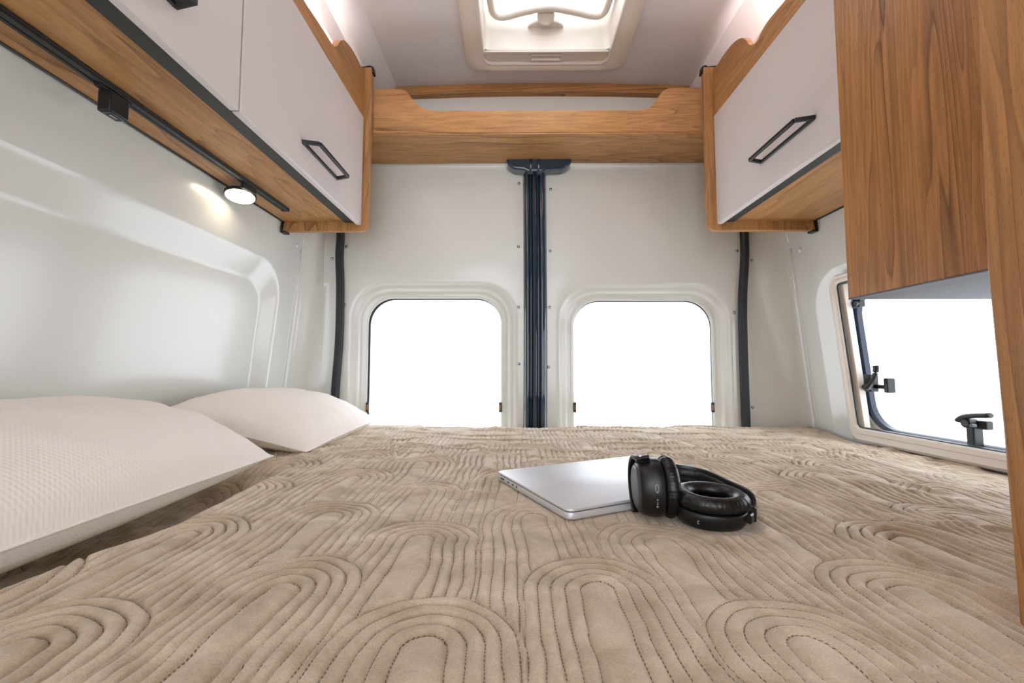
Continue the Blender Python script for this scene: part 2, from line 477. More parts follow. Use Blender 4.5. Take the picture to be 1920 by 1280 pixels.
for i, (a0, a1, b0, b1) in enumerate(((-.571, -.053, -.33, .272), (.229, .763, -.33, .262))):
    e = .02
    pane = prism(rrect(a0-e, a1+e, b0-e, b1+e, .11, 4, 8), 'y', YD+.050, YD+.055)
    o = struct('window_%d' % (i+1), pane, M['glass'])
    gk = rings([(a0+.001, a1+.002, b0, b1-.002, .10, .043), (a0+.001, a1+.002, b0, b1-.002, .10, .0495), (a0-.02, a1+.02, b0-.02, b1+.02, .11, .0495), (a0-.02, a1+.02, b0-.02, b1+.02, .11, .043)], lambda a, b, d: (a, YD+d, b))
    if i == 0:
        gk = rings([(a0+.004, a1+.002, b0, b1-.003, .10, .043), (a0+.004, a1+.002, b0, b1-.003, .10, .0495), (a0-.02, a1+.02, b0-.02, b1+.02, .11, .0495), (a0-.02, a1+.02, b0-.02, b1+.02, .11, .043)], lambda a, b, d: (a, YD+d, b))
    obj('gasket', gk, M['rubber'], o, smooth=True, angle=40)
    for s, x in ((1, a0-.003), (-1, a1+.003)):
        zc = -.150
        y0 = YD+.026
        body = box(x, x+s*.011, y0, y0+.012, zc-.019, zc+.019)
        q = obj('clip', body, M['black'], o, bevel=.003)
        obj('tab', box(x+s*.003, x+s*.0095, y0-.003, y0, zc-.010, zc+.010), M['brass'], q, bevel=.001)

# centre door edge profile : glossy dark paint, ribbed
prof = [(.030, 1.6245), (.034, 1.602), (.040, 1.594), (.048, 1.592), (.053, 1.596), (.055, 1.606), (.058, 1.612), (.062, 1.606), (.066, 1.592), (.073, 1.588), (.080, 1.592), (.083, 1.606), (.087, 1.612), (.090, 1.606), (.093, 1.594), (.098, 1.590), (.106, 1.592), (.112, 1.598), (.116, 1.604), (.121, 1.6245)]
struct('trim_4', grid([(x, y) for x, y in prof], list(np.linspace(-1.0, .80, 30)), lambda p, z: (p[0] + .004*math.sin(z*2.2+1), p[1], z)), M['navy'], smooth=True)
seamr = []
for x in (.0695, .0800):
    seamr.append(tube([(x + .004*math.sin(z*2.2+1), 1.586, z) for z in np.linspace(-.6, .77, 24)], .0045, 8))
struct('trim_5', join(seamr[0]), M['rubber'], smooth=True)
# lock cover at the top of the centre edge
wing = [(-.032, .80), (-.030, .780), (-.020, .765), (.0, .753), (.035, .750), (.050, .742), (.104, .742), (.120, .750), (.175, .752), (.200, .762), (.214, .776), (.218, .80)]
lc = obj('lock_cover', prism([(x, z) for x, z in wing], 'y', 1.572, 1.625), M['navy'], bevel=.008)
tag(lc, 'dark glossy winged cover at the top of the centre door post, under the wooden shelf', 'door lock cover')
obj('stem', join(tube([(.062, 1.580, z) for z in (.735, .82)], .010, 14), tube([(.092, 1.580, z) for z in (.735, .82)], .010, 14)), M['navy'], lc, smooth=True)

# door seals left and right
def seal(nm, pts):
    z = [p[1] for p in pts]; path = spline([(p[0], 1.612, p[1]) for p in pts], 8)
    struct(nm, strip(path, .026, .030, up=Vector((0, 1, 0)), r=.25), M['rubber'], smooth=True, angle=40)
seal('trim_6', [(-.672, .80), (-.671, .52), (-.673, .43), (-.667, .305), (-.666, .10), (-.677, -.13), (-.68, -.6)])
seal('trim_7', [(.880, .80), (.880, .50), (.878, .41), (.866, .27), (.862, .10), (.862, -.21), (.865, -.6)])
# screws on the corner posts
for p, wn in (((-.700, 1.622, .4223), 'wall_left'), ((-.700, 1.622, -.112), 'wall_left'), ((.9096, 1.6185, .4115), 'wall_right'), ((.8938, 1.6205, -.1461), 'wall_right')):
    obj('screw', lathe((p[0]+(-.006 if p[0] < 0 else .0), p[1], p[2]), (0, -1, 0), [(.0055, -.001), (.0055, .0015), (.0045, .003), (.002, .004)], 14), M['screw'], bpy.data.objects[wn], smooth=True)

# ------------------------------------------------------------------ side window (right wall)
def fr(rs): return rings(rs, mpR, ne=12)
O = (.46, 1.347, -.222, .287)
rs = [(.470, 1.345, -.200, .272, .022, .030), (.486, 1.318, -.180, .262, .016, .004), (.486, 1.318, -.180, .262, .016, -.018), (.482, 1.322, -.184, .266, .018, -.022), (.476, 1.334, -.196, .272, .024, -.022), (.474, 1.336, -.198, .274, .026, -.018), (.472, 1.338, -.200, .276, .028, -.018), (.466, 1.343, -.214, .283, .032, -.020), (O[0], O[1], O[2], O[3], .034, -.014), (O[0], O[1], O[2], O[3], .034, .013)]
win3 = struct('window_3', fr(rs), M['creamwin'], smooth=True, angle=35)
obj('sill_rail', join(*[rings([(.487, 1.3175, -.1795, .2615, .015, d0), (.487, 1.3175, -.1795, .2615, .015, d1), (.490, 1.314, -.1775, .258, .013, d1), (.490, 1.314, -.1775, .258, .013, d0)], mpR, ne=12) for d0, d1 in ((-.014, -.010), (-.004, .001))]), M['greyseal'], win3, smooth=True, angle=35)
obj('blind_guide', join(box(1.028, 1.040, 1.296, 1.318, -.17, -.17)) if False else grid([(0, 1.318), (0, 1.304), (.016, 1.304), (.016, 1.318)], list(np.linspace(-.178, .258, 8)), lambda q, z: (CX+w(z)-.004+q[0], q[1], z)), M['creamwin'], win3)
obj('outer_jamb', rings([(.50, 1.335, -.190, .25, .07, .052), (.488, 1.350, -.198, .262, .06, .050), (.486, 1.352, -.200, .266, .05, .028), (.482, 1.354, -.205, .275, .04, .024)], mpR, ne=12), M['creamwin'], win3, smooth=True, angle=35)
obj('gasket', rings([(.522, 1.330, -.180, .235, .075, .062), (.522, 1.330, -.180, .235, .075, .046), (.514, 1.337, -.185, .245, .080, .041), (.510, 1.341, -.187, .250, .085, .043), (.508, 1.345, -.190, .252, .085, .040), (.504, 1.349, -.192, .254, .085, .044), (.502, 1.350, -.194, .254, .085, .060)], mpR, ne=12), M['blueseal'], win3, smooth=True, angle=50)
obj('pane', rings([(.50, 1.352, -.192, .256, .085, .064)], mpR, fill=8, ne=12), M['glass'], win3, smooth=True)
def latch(y, z, vertical):
    x = CX + w(z) + .036
    if vertical:
        base = box(x-.016, x+.010, y-.006, y+.020, z-.026, z+.026)
        arm = sweep(spline([(x-.020, y+.006, z-.014), (x-.030, y-.012, z-.012), (x-.028, y-.028, z+.006), (x-.020, y-.032, z+.034), (x-.018, y-.031, z+.052)], 6), lambda i: [(.009*math.cos(t), .006*math.sin(t)) for t in np.linspace(0, 2*math.pi, 10, endpoint=False)])
        hook = box(x-.010, x+.014, y-.058, y-.044, z-.026, z+.016)
        piv = join(cyl((x-.03, y, z-.012), (1, 0, 0), .010, .02, 16), box(x-.004, x+.012, y-.05, y, z-.016, z-.004))
    else:
        base = box(x-.010, x+.014, y-.004, y+.014, z-.060, z+.002)
        arm = sweep(spline([(x-.016, y+.022, z+.004), (x-.020, y+.006, z+.014), (x-.022, y-.02, z+.020), (x-.022, y-.052, z+.024)], 6), lambda i: [(.009*math.cos(t), .006*math.sin(t)) for t in np.linspace(0, 2*math.pi, 10, endpoint=False)])
        hook = box(x-.008, x+.010, y-.030, y-.006, z-.012, z+.008)
        piv = cyl((x-.026, y+.0, z), (1, 0, 0), .011, .026, 16)
    o = obj('latch', join(base, hook, piv), M['black'], win3, bevel=.003)
    obj('lever', arm, M['black'], o, smooth=True)
    obj('button', cyl((x-.030, y+(.0 if vertical else -.018), z-.012 if vertical else z-.003), (1, 0, 0), .004, .01, 12), M['greyseal'], o, smooth=True, angle=40)
latch(1.295, -.045, True)
latch(1.025, -.130, False)
xl = CX + w(.19) + .03
o = obj('latch', box(xl-.012, xl+.01, 1.285, 1.325, .185, .205), M['black'], win3, bevel=.004)
obj('button', cyl((xl-.016, 1.292, .195), (1, 0, 0), .007, .008, 14), M['greyseal'], o, smooth=True, angle=40)

# ------------------------------------------------------------------ roof vent
rv = thing('roof_vent', 'cream framed square roof vent in the grey ceiling with handle bar and round knob', 'skylight', (.11, 1.21, 1.075))
a0, a1, b0, b1 = -.105, .325, .965, 1.395
fz = lambda a, b, d: (a, b, d)
obj('frame', rings([(a0, a1, b0, 1.452, .030, 1.13), (a0, a1, b0, 1.452, .030, 1.083), (a0-.003, a1+.003, b0-.003, 1.456, .032, 1.079), (a0-.012, a1+.012, b0-.012, 1.466, .040, 1.081), (a0-.020, a1+.020, b0-.02, 1.472, .045, 1.078),
    (a0-.050, a1+.050, b0-.05, 1.485, .05, 1.078), (a0-.064, a1+.064, b0-.06, 1.495, .045, 1.086), (a0-.068, a1+.068, b0-.065, 1.499, .047, 1.106)], fz), M['cream'], rv, smooth=True, angle=35)
# shaft walls rising to the lid, pale plastic
obj('shaft', rings([(a0+.012, a1-.012, b0+.015, b1-.012, .035, 1.205), (a0+.008, a1-.008, b0+.008, b1-.006, .03, 1.19), (a0+.002, a1-.002, b0+.002, b1, .02, 1.10), (a0, a1, b0, b1, .02, 1.086)], fz), M['cream'], rv, smooth=True, angle=50)
obj('shaft_lip', rings([(a0+.012, a1-.012, b0+.015, b1-.012, .035, 1.203), (a0-.03, a1+.03, b0-.03, b1+.03, .04, 1.215), (a0-.03, a1+.03, b0-.03, b1+.03, .04, 1.13)], fz), M['cream'], rv, smooth=True, angle=50)
# blind cassette at the rear edge of the opening, with its grip
bc = obj('blind_cassette', join(box(a0+.002, a1-.002, 1.396, 1.404, 1.080, 1.094), box(a0+.002, a1-.002, 1.407, 1.450, 1.087, 1.098), box(a0+.002, a1-.002, 1.401, 1.408, 1.0835, 1.094)), M['cream'], rv, bevel=.0015)
obj('grip', rings([(.060, .160, 1.418, 1.434, .003, 1.0865), (.058, .162, 1.416, 1.436, .004, 1.0805), (.054, .166, 1.412, 1.440, .005, 1.0805), (.054, .166, 1.412, 1.440, .005, 1.088)], fz, ne=4, nc=4), M['cream'], bc, smooth=True, angle=35)
obj('lid', rings([(a0-.02, a1+.02, b0-.02, b1+.02, .05, 1.232)], lambda a, b, d: (a, b, d + .02*(1-((a-.11)/.235)**2)*(1-((b-1.18)/.235)**2)), fill=8), M['glass'], rv, smooth=True)
hb = spline([(-.072, 1.06, 1.165), (-.078, 1.20, 1.17), (-.077, 1.30, 1.17), (-.066, 1.342, 1.17), (-.033, 1.352, 1.17), (.035, 1.331, 1.17), (.110, 1.318, 1.17), (.184, 1.330, 1.17), (.262, 1.350, 1.17), (.292, 1.340, 1.17), (.301, 1.30, 1.17), (.302, 1.20, 1.17), (.296, 1.06, 1.165)], 8)
obj('handle_bar', tube(hb, .0118, 12), M['cream'], rv, smooth=True)
kb = obj('knob_mount', lathe((.106, b1+.002, 1.163), (0, -.2, 1), [(.062, 0), (.061, .010), (.052, .028), (.036, .040), (.012, .046)], 32, 1., .62, up=Vector((0, 1, 0))), M['cream'], rv, smooth=True)
obj('knob', lathe((.104, 1.364, 1.186), (0, -.72, -.70), [(.029, 0), (.0295, .028), (.0275, .032), (.0255, .034), (.010, .035)], 32), M['cream'], kb, smooth=True, angle=40)

# ------------------------------------------------------------------ overhead cabinets
def wall_x(side, z, gap=.004): return CX + side*(w(z) - gap)
YP = 1.38
def end_panel_poly(side, xi_top, xi_bot, zb, zt, xo_top):
    # bottom inner corner rounded
    P = []
    s = -side   # towards centre
    r = .022
    cxr, czr = xi_bot + side*r, zb + r
    P.append((xi_top, zt))
    for k in range(7):
        t = math.radians(90*k/6)
        P.append((cxr - side*r*math.cos(t), czr - r*math.sin(t)))
    zo = [zb, .6, .8, .90, .94]
    for z in zo: P.append((wall_x(side, z, .006), z))
    P.append((xo_top, zt-.02)); P.append((xo_top-side*.01, zt))
    return P
def handle(side, xd, y0, y1, zlo, zhi, parent):
    """flat rectangular loop pull standing off the door"""
    xa, xb = xd, xd - side*.034
    r = .0042
    pa = [(xa, y0-.012, zlo), (xa, y1+.002, zlo)]
    pb = [(xb, y0+.006, zhi), (xb, y1-.002, zhi)]
    bars = []
    def bar(p, q, wd=.009, hh=.009):
        return strip([p, q], wd, hh, r=.15)
    ends_a = strip([pa[0], pb[0]], .010, .009, r=.15); ends_b = strip([pb[1], pa[1]], .010, .009, r=.15)
    return obj('handle', join(bar(pa[0], pa[1]), bar(pb[0], pb[1]), ends_a, ends_b), M['black'], parent, bevel=.001)

# ---- left
lab = 'long wooden overhead cabinet with pale grey doors on the left wall above the pillows'
LC = thing('overhead_cabinet', lab, 'cabinet', (-.65, .4, .455), 'overhead cabinets along the side walls')
def wave(y0, z_door, zl, zt, ypan):
    """valance outline (y,z): low edge, scooped end, hump, panel"""
    P = [(y0, z_door), (ypan, z_door), (ypan, zt)]
    c = [(1.35, .998), (1.315, 1.0), (1.27, .996), (1.235, .987), (1.205, .972), (1.182, .948), (1.168, .925), (1.15, .908), (1.125, .901), (1.08, zl+.010), (1.0, zl+.002), (.93, zl), (y0, zl)]
    return P[:2] + [(p.x, p.y) for p in [Vector((a, b, 0)) for a, b in []]] + [(ypan, zt)] + [(q[0], q[1]) for q in [(v.x, v.y) for v in spline([(a, b, 0) for a, b in [(ypan-.004, zt)] + c], 5)]]
def cabinet(side, root, X0, y0, doors, xpi, xpb, zt_panel, handle_dx):
    """X0: face of the doors (towards the room)"""
    s = side
    zb = .483
    def bx(xa, xb, *r): return box(min(xa, xb), max(xa, xb), *r)
    # body board above the underside, follows the wall at its back
    bot = [(X0 + s*.018, zb), (wall_x(s, zb, .006), zb), (wall_x(s, zb+.016, .006), zb+.016), (X0 + s*.018, zb+.016)]
    obj('bottom_panel', prism(bot, 'y', y0, YP), M['woody'], root)
    back = [(wall_x(s, z, .006), z) for z in (.50, .7, .8, .93)] + [(wall_x(s, z, .014), z) for z in (.93, .8, .7, .50)]
    obj('back_panel', prism(back, 'y', y0, YP), M['woody'], root)
    obj('top_panel', bx(X0+s*.03, CX+s*.735, y0, YP, .812, .824), M['door'], root)
    obj('front_strip', bx(X0 + s*.010, X0 + s*.056, y0, YP-.002, zb-.004, zb), M['blackstrip'], root, bevel=.0005)
    obj('seal_strip', tube([(wall_x(s, zb, .006), y, zb-.001) for y in (y0, YP+.004)], .0028, 8), M['black'], root, smooth=True)
    pan = end_panel_poly(s, xpi, xpb, .452, zt_panel, xpi + s*.050)
    ep = obj('end_panel', prism(pan, 'y', YP, YP+.019), M['woodz'], root, bevel=.0018)
    xt = xpi
    obj('edge_cap', join(strip([(xt+s*.053, YP+.0095, zt_panel-.004), (xt+s*.050, YP+.0095, zt_panel+.003), (xt+s*.008, YP+.0095, zt_panel+.004), (xt-s*.001, YP+.0095, zt_panel), (xt-s*.003, YP+.0095, zt_panel-.02)], .023, .006, up=Vector((0, 1, 0)).cross(Vector((0, 0, 1))))), M['black'], ep, bevel=.001)
    xq = wall_x(s, .46, .006)
    obj('edge_cap', join(bx(xq-s*.001, xq+s*.005, YP-.006, YP+.022, .452, .49), bx(xq-s*.012, xq+s*.005, YP-.006, YP+.022, .446, .452)), M['black'], ep, bevel=.001)
    for (a, b) in doors:
        d = obj('door', bx(X0, X0+s*.0165, a+.0012, b-.0012, .470, .838), M['door'], root, bevel=.0025)
        yh = handle_dx(a, b)
        handle(s, X0, yh[0], yh[1], yh[2]-.004, yh[2], d)
    return ep
ep = cabinet(-1, LC, -.505, -.62, [(.754, YP-.002), (.14, .752), (-.60, .138)], -.4815, -.485, 1.016, lambda a, b: ((a+.238, a+.420, .541) if a > .5 else (b-.334, b-.156, .541)))
P = wave(-.62, .842, .888, 1.010, YP)
obj('valance', prism(P, 'x', -.527, -.509), M['woody'], LC, bevel=.001)
# ---- right
RC = thing('overhead_cabinet', 'short wooden overhead cabinet with one pale grey door on the right wall', 'cabinet', (.85, 1.1, .455), 'overhead cabinets along the side walls')
cabinet(1, RC, .6635, .775, [(.777, YP-.002)], .6345, .638, 1.012, lambda a, b: (.925, 1.115, .556))
P = wave(.775, .842, .904, 1.006, YP)
obj('valance', prism(P, 'x', .668, .686), M['woody'], RC, bevel=.001)

# LED strips on top of both cabinets behind the valances
for s, xa, y0, nm in ((-1, -.541, -.6, 'left'), (1, .699, .79, 'right')):
    t = thing('light_strip', 'glowing pinkish white light strip hidden behind the %s cabinet valance' % nm, 'light', (xa, 1.0, .8245), 'light strips above the cabinets')
    obj('channel', box(xa-.010, xa+.010, y0, 1.15, .8245, .830), M['cream'], t)
    obj('diffuser', box(xa-.007, xa+.007, y0+.01, 1.14, .8305, .836), M['led'], t)

# ---- rear shelf between the cabinets
RS = thing('rear_shelf', 'wooden shelf with scooped front board spanning above the rear doors', 'shelf', (.08, 1.5, .79))
YF = 1.4
cut = [(.634, .9535), (.53, .9535)] + [(p.x, p.y) for p in spline([(.526, .953, 0), (.505, .943, 0), (.485, .915, 0), (.465, .888, 0), (.435, .875, 0)], 5)] + [(p.x, p.y) for p in spline([(-.275, .875, 0), (-.315, .886, 0), (-.345, .912, 0), (-.368, .943, 0), (-.392, .953, 0)], 5)] + [(-.481, .9535)]
fb = [(-.481, .797)] + [(.634, .797)] + cut
obj('front_board', prism(fb, 'y', YF, YF+.018), M['woodx'], RS, bevel=.002)
obj('bottom_board', box(-.60, .76, YF, 1.606, .7905, .7965), M['woodx'], RS, bevel=.002)

# ------------------------------------------------------------------ track, lamp and charging socket under the left cabinet
tr = thing('light_track', 'slim black light track fixed to the underside of the left overhead cabinet', 'light track', (-.71, .4, .475))
tx = -.6925
zt = .4825
obj('rail', join(box(tx-.0105, tx+.0105, -.55, 1.255, zt-.004, zt), box(tx-.0105, tx-.004, -.55, 1.25, zt-.009, zt-.004), box(tx+.000, tx+.0105, -.55, 1.25, zt-.010, zt-.004)), M['black'], tr, bevel=.0008)
obj('end_cap', box(tx-.011, tx+.011, 1.25, 1.262, zt-.0105, zt-.0005), M['black'], tr, bevel=.002)
LAX = (-.10, .18, 1)
sl_ = thing('spot_lamp', 'round glowing spot lamp on the black track under the left cabinet', 'lamp', (-.738, 1.12, .44))
obj('mount', box(tx-.006, tx+.006, 1.055, 1.105, zt-.024, zt-.0045), M['black'], sl_, bevel=.002)
obj('arm', tube([(tx-.002, 1.085, zt-.018), (-.724, 1.098, .460)], .005, 10), M['black'], sl_, smooth=True)
hd = obj('lamp_head', lathe((-.727, 1.10, .4535), LAX, [(.0365, 0), (.0375, .002), (.037, .008), (.028, .0095), (.004, .010)], 40), M['black'], sl_, smooth=True, angle=40)
obj('diffuser', lathe((-.7267, 1.0993, .4502), LAX, [(.030, .0025), (.0340, .0028), (.0342, .0036)], 40), M['lamp'], hd, smooth=True, angle=40)
us = thing('charging_socket', 'black box shaped charging socket clipped on the light track', 'charger', (-.70, .72, .43))
obj('body', box(-.7055, -.682, .689, .725, .434, zt-.0105), M['black'], us, bevel=.003)
obj('clip', box(tx-.0065, tx+.0065, .676, .732, zt-.014, zt-.0045), M['black'], us, bevel=.001)
pt = obj('port', rings([(-.6975, -.6885, .698, .716, .001, .4336), (-.6995, -.6865, .696, .718, .002, .4325), (-.701, -.685, .694, .720, .003, .4338)], fz, ne=3, nc=3), M['greyseal'], us)
obj('contact', box(-.6955, -.6905, .700, .714, .4329, .4338), M['screw'], pt)

# ------------------------------------------------------------------ wardrobe and partition on the right
HC = thing('hanging_cabinet', 'wooden hanging cabinet beside the right window, its underside coloured with bluish daylight', 'cabinet', (.8, .56, .121))
obj('side_panel', box(.5878, .6038, .3575, .750, .1225, 1.06), M['woodw'], HC, bevel=.0015)
obj('edge_strip', box(.5880, .6036, .3575, .7498, .1205, .1223), M['woodu'], HC)
bp_ = [(.6042, .121), (wall_x(1, .121, .03), .121), (wall_x(1, .137, .03), .137), (.6042, .137)]
obj('bottom_panel', prism(bp_, 'y', .3575, .749), M['woodu'], HC)
bk = [(.6042, .138), (wall_x(1, .138, .03), .138), (wall_x(1, .8, .03), .8), (wall_x(1, .92, .03), .92), (.74, .985), (.6042, 1.05)]
obj('back_panel', prism(bk, 'y', .733, .749), M['woodw'], HC)
hk = obj('hook', tube(spline([(.83, .595, .121), (.83, .590, .112), (.83, .600, .108), (.83, .612, .114)], 6), .0022, 8), M['black'], HC, smooth=True)
PT = thing('wardrobe', 'tall wooden wardrobe side at the right edge, nearest the camera', 'wardrobe', (.6, .2, -.205))
zz = [(.3571, 1.06), (.3571, .3219), (.3631, .0856), (.3598, -.0529), (.358, -.205), (.062, -.205), (.062, 1.06)]
obj('side_panel', prism(zz, 'x', .404, .422), M['woodb'], PT, bevel=.002)
PB = [(.4225, 1.06), (.4225, -.205), (wall_x(1, -.2, .008), -.205), (wall_x(1, .29, .008), .29), (wall_x(1, .45, .008), .45), (wall_x(1, .8, .01), .8), (wall_x(1, .92, .012), .92), (.745, .985), (.70, 1.05)]
obj('back_panel', prism(PB, 'y', .342, .356), M['woodb'], PT, bevel=.002)

# ------------------------------------------------------------------ bed
BX0, BX1, BY0, BY1 = -.835, 1.045, .06, 1.575
ZB = -.213
bb = obj('bed_base', box(CX-.912, CX+.912, BY0+.02, BY1-.01, -H, -.40), M['woody']); tag(bb, 'wooden bed base filling the rear of the van under the mattress', 'bed base')
mt = obj('mattress', box(BX0+.005, BX1-.01, BY0+.012, BY1-.014, -.399, ZB-.085), M['mattress'], bevel=.015); tag(mt, 'pale mattress hidden under the taupe quilted bedspread', 'mattress')

def vnoise(x, y, sc, seed):
    rs = np.random.RandomState(seed); G = rs.rand(256, 256)
    fx, fy = x*sc + 100.3, y*sc + 57.7
    ix, iy = np.floor(fx).astype(int), np.floor(fy).astype(int); tx_, ty_ = fx-ix, fy-iy
    tx_ = tx_*tx_*tx_*(tx_*(tx_*6-15)+10); ty_ = ty_*ty_*ty_*(ty_*(ty_*6-15)+10)
    a = G[ix % 256, iy % 256]; b = G[(ix+1) % 256, iy % 256]; c = G[ix % 256, (iy+1) % 256]; d = G[(ix+1) % 256, (iy+1) % 256]
    return (a*(1-tx_)+b*tx_)*(1-ty_) + (c*(1-tx_)+d*tx_)*ty_ - .5
def fbm(x, y, sc, seed, o=3):
    r = 0; a = 1.
    for k in range(o): r = r + a*vnoise(x, y, sc*2**k, seed+k); a *= .5
    return r

def sstep(a, b, x):
    t = np.clip((x-a)/(b-a), 0, 1); return t*t*(3-2*t)

def quilt_pattern(X, Y):
    """rainbow arches: nearer arches cover those behind"""
    wx = .010*fbm(X, Y, 7, 11) + .004*fbm(X, Y, 22, 15, 2)
    wy = .012*fbm(X, Y, 6, 21) + .004*fbm(X, Y, 20, 25, 2)
    x, y = X + wx, Y + wy
    best = np.full(X.shape, 1e9); t = np.full(X.shape, -1.); s = np.zeros(X.shape); rr = np.full(X.shape, .2)
    RI, SP, RO = .018, .0133, .0735
    for j in range(-3, 9):
        for i in range(-9, 11):
            cx = -.0705 + .1475*i - .045*j; cy = .332 + .204*j + (.085 if i % 2 else 0.)
            if cx < -1.1 or cx > 1.3: continue
            dx, dy = x-cx, y-cy
            r = np.where(dy > 0, np.hypot(dx, dy), np.abs(dx))
            m = (r < RO) & (cy < best) & (dy > -.75)
            best = np.where(m, cy, best); t = np.where(m, (r-RI)/SP, t)
            ang = np.arctan2(np.maximum(dy, 0), np.abs(dx))
            s = np.where(m, np.where(dy > 0, ang*np.maximum(r, .01), dy), s)
            rr = np.where(m, r, rr)
    return t, s, best, rr

def quilt():
    nx = 1000
    xs = np.linspace(BX0, BX1, nx)
    ys = []; y = BY0
    while y < BY1-.03:
        ys.append(y); y += .0016 + .0014*max(0, min(1, (y-.3)/1.0))
    ys = np.array(ys + list(np.linspace(BY1-.03, BY1, 14)[0:]))
    X, Y = np.meshgrid(xs, ys, indexing='ij')
    t, s, best, rr = quilt_pattern(X, Y)
    # ribs: rounded puffs between the seams
    f = np.abs(t - np.round(t)); valid = t > 0
    puff = np.sqrt(np.clip(1-(1-2*np.clip(f, 0, .5))**2.2, 0, 1))
    inner = (t <= 0)
    dome = np.where(inner, np.clip(-t/1.35, 0, 1)**.5, 0)
    outer = (t > 4.0)
    puff = np.where(inner, .55 + .55*np.sqrt(np.clip(dome, 0, 1)), puff)
    puff = np.where(inner & (t > -.5), np.sqrt(np.clip(-t*2, 0, 1))*.9, puff)
    puff = np.where(t < -.99, 1.1, puff)
    # soften in patches where the quilting is pulled flat
    soft = .55 + .9*sstep(-.35, .35, fbm(X, Y, 3.2, 40))
    z = .0058*puff*soft*(1-.5*sstep(.9, 1.35, Y))
    # wadding unevenness, creases and long soft folds
    z += .0050*fbm(X, Y, 9, 60, 2)*(.6+.4*sstep(.5, 1.3, Y)) + .0040*fbm(X, Y, 30, 66, 2)*(.35 + .9*sstep(-.1, .45, fbm(X, Y, 4, 70)))*(1-.6*sstep(1.0, 1.45, Y))
    rid = 1-np.abs(2*fbm(X*1.0+.3*Y, Y*.55, 9, 80, 2)); z += .005*np.clip(rid-.72, 0, 1)/.28*sstep(-.05, .35, fbm(X, Y, 3, 90))
    rid = 1-np.abs(2*fbm(X*.5, Y*1.3, 10, 84, 2)); z += .0055*np.clip(rid-.78, 0, 1)/.22*sstep(.75, 1.2, Y)
    z += .012*fbm(X, Y, 2.6, 100, 2)*sstep(.5, 1.2, Y)*sstep(.02, .30, BX1-X)
    z += .010*np.exp(-((X-.62)/.16)**2)*sstep(1.25, 1.5, Y) + .008*np.exp(-((X+.45)/.12)**2)*sstep(1.3, 1.5, Y)
    # hollow along the pillows
    edge = np.interp(Y, [.06, .30, .43, .59, .82, 1.0], [-.50, -.485, -.474, -.446, -.466, -.475]) + .006*fbm(X*0, Y, 8, 120)
    dip = sstep(0, .034, edge - X)*(1-sstep(.80, .97, Y))*sstep(.06, .12, Y)
    z -= .046*dip + .008*sstep(0, .06, edge-X)*(1-sstep(.80, .97, Y))
    z += .005*np.exp(-((X-edge-.012)/.010)**2)*(1-sstep(.75, .95, Y))
    z += .010*dip*fbm(X*1.0, Y, 22, 130, 2)
    # rise at the side walls, roll down at the rear and near edge
    z += ZB - .002
    z -= .016*sstep(.22, .02, BX1-X)*sstep(1.5, 1.3, Y)
    z -= .045*(1-np.sqrt(np.clip(1-(np.clip((Y-(BY1-.035))/.035, 0, 1))**2, 0, 1)))
    z -= .060*(1-np.sqrt(np.clip(1-(np.clip(((BY0+.03)-Y)/.03, 0, 1))**2, 0, 1)))
    # sinks under the foot of the partition
    z -= .006*np.exp(-((Y-.368)/.03)**2)*sstep(.38, .42, X)
    # hollow pressed by laptop and headphones
    lc_ = np.array((.1715, .7975)); 
    z -= .0*X
    V = np.stack([X, Y, z], -1)
    # skirts
    def lap(px, py): return None
    return V, t, s, xs, ys, valid

def laptop_mask(X, Y):
    A = np.array((-.0349, .834)); B = np.array((.074, .6069)); C = np.array((.2791, .9872))
    e1 = (B-A)/np.linalg.norm(B-A); e2 = (C-A)/np.linalg.norm(C-A)
    p = (X-A[0])*e1[0]+(Y-A[1])*e1[1]; q = (X-A[0])*e2[0]+(Y-A[1])*e2[1]
    l1, l2 = np.linalg.norm(B-A), np.linalg.norm(C-A)
    dx = np.maximum(np.maximum(-p, p-l1), 0); dy = np.maximum(np.maximum(-q, q-l2), 0)
    return np.hypot(dx, dy)

V, t, s, xs, ys, valid = quilt()
# flatten under what lies on the bed
Xg, Yg, Zg = V[..., 0], V[..., 1], V[..., 2]
d = laptop_mask(Xg, Yg); Zg[:] = np.where(d < .03, np.minimum(Zg, ZB-.0005 + .25*d), Zg)
d = np.maximum(np.hypot((Xg-.270)/.052, (Yg-.606)/.042), 0); Zg[:] = np.where(d < 1.4, np.minimum(Zg, ZB-.001 + .012*np.clip(d-1, 0, 1)), Zg)
d = np.hypot((Xg-.197)/.040, (Yg-.642)/.03); Zg[:] = np.where(d < 1.5, np.minimum(Zg, ZB-.001 + .02*np.clip(d-1, 0, 1)), Zg)
nX, nY = V.shape[:2]
verts = V.reshape(-1, 3)
idx = np.arange(nX*nY).reshape(nX, nY)
faces = np.stack([idx[:-1, :-1], idx[1:, :-1], idx[1:, 1:], idx[:-1, 1:]], -1).reshape(-1, 4)
# near side drapes down
dr = []
base = V[:, 0, :]
prev = idx[:, 0]; extra = []; nv = len(verts); ef = []
for k in range(1, 9):
    row = base.copy(); row[:, 1] -= .004 + .002*np.sin(base[:, 0]*40); row[:, 2] -= .03*k
    extra.append(row); cur = np.arange(nX) + nv + (k-1)*nX
    ef.append(np.stack([prev[:-1], cur[:-1], cur[1:], prev[1:]], -1)); prev = cur
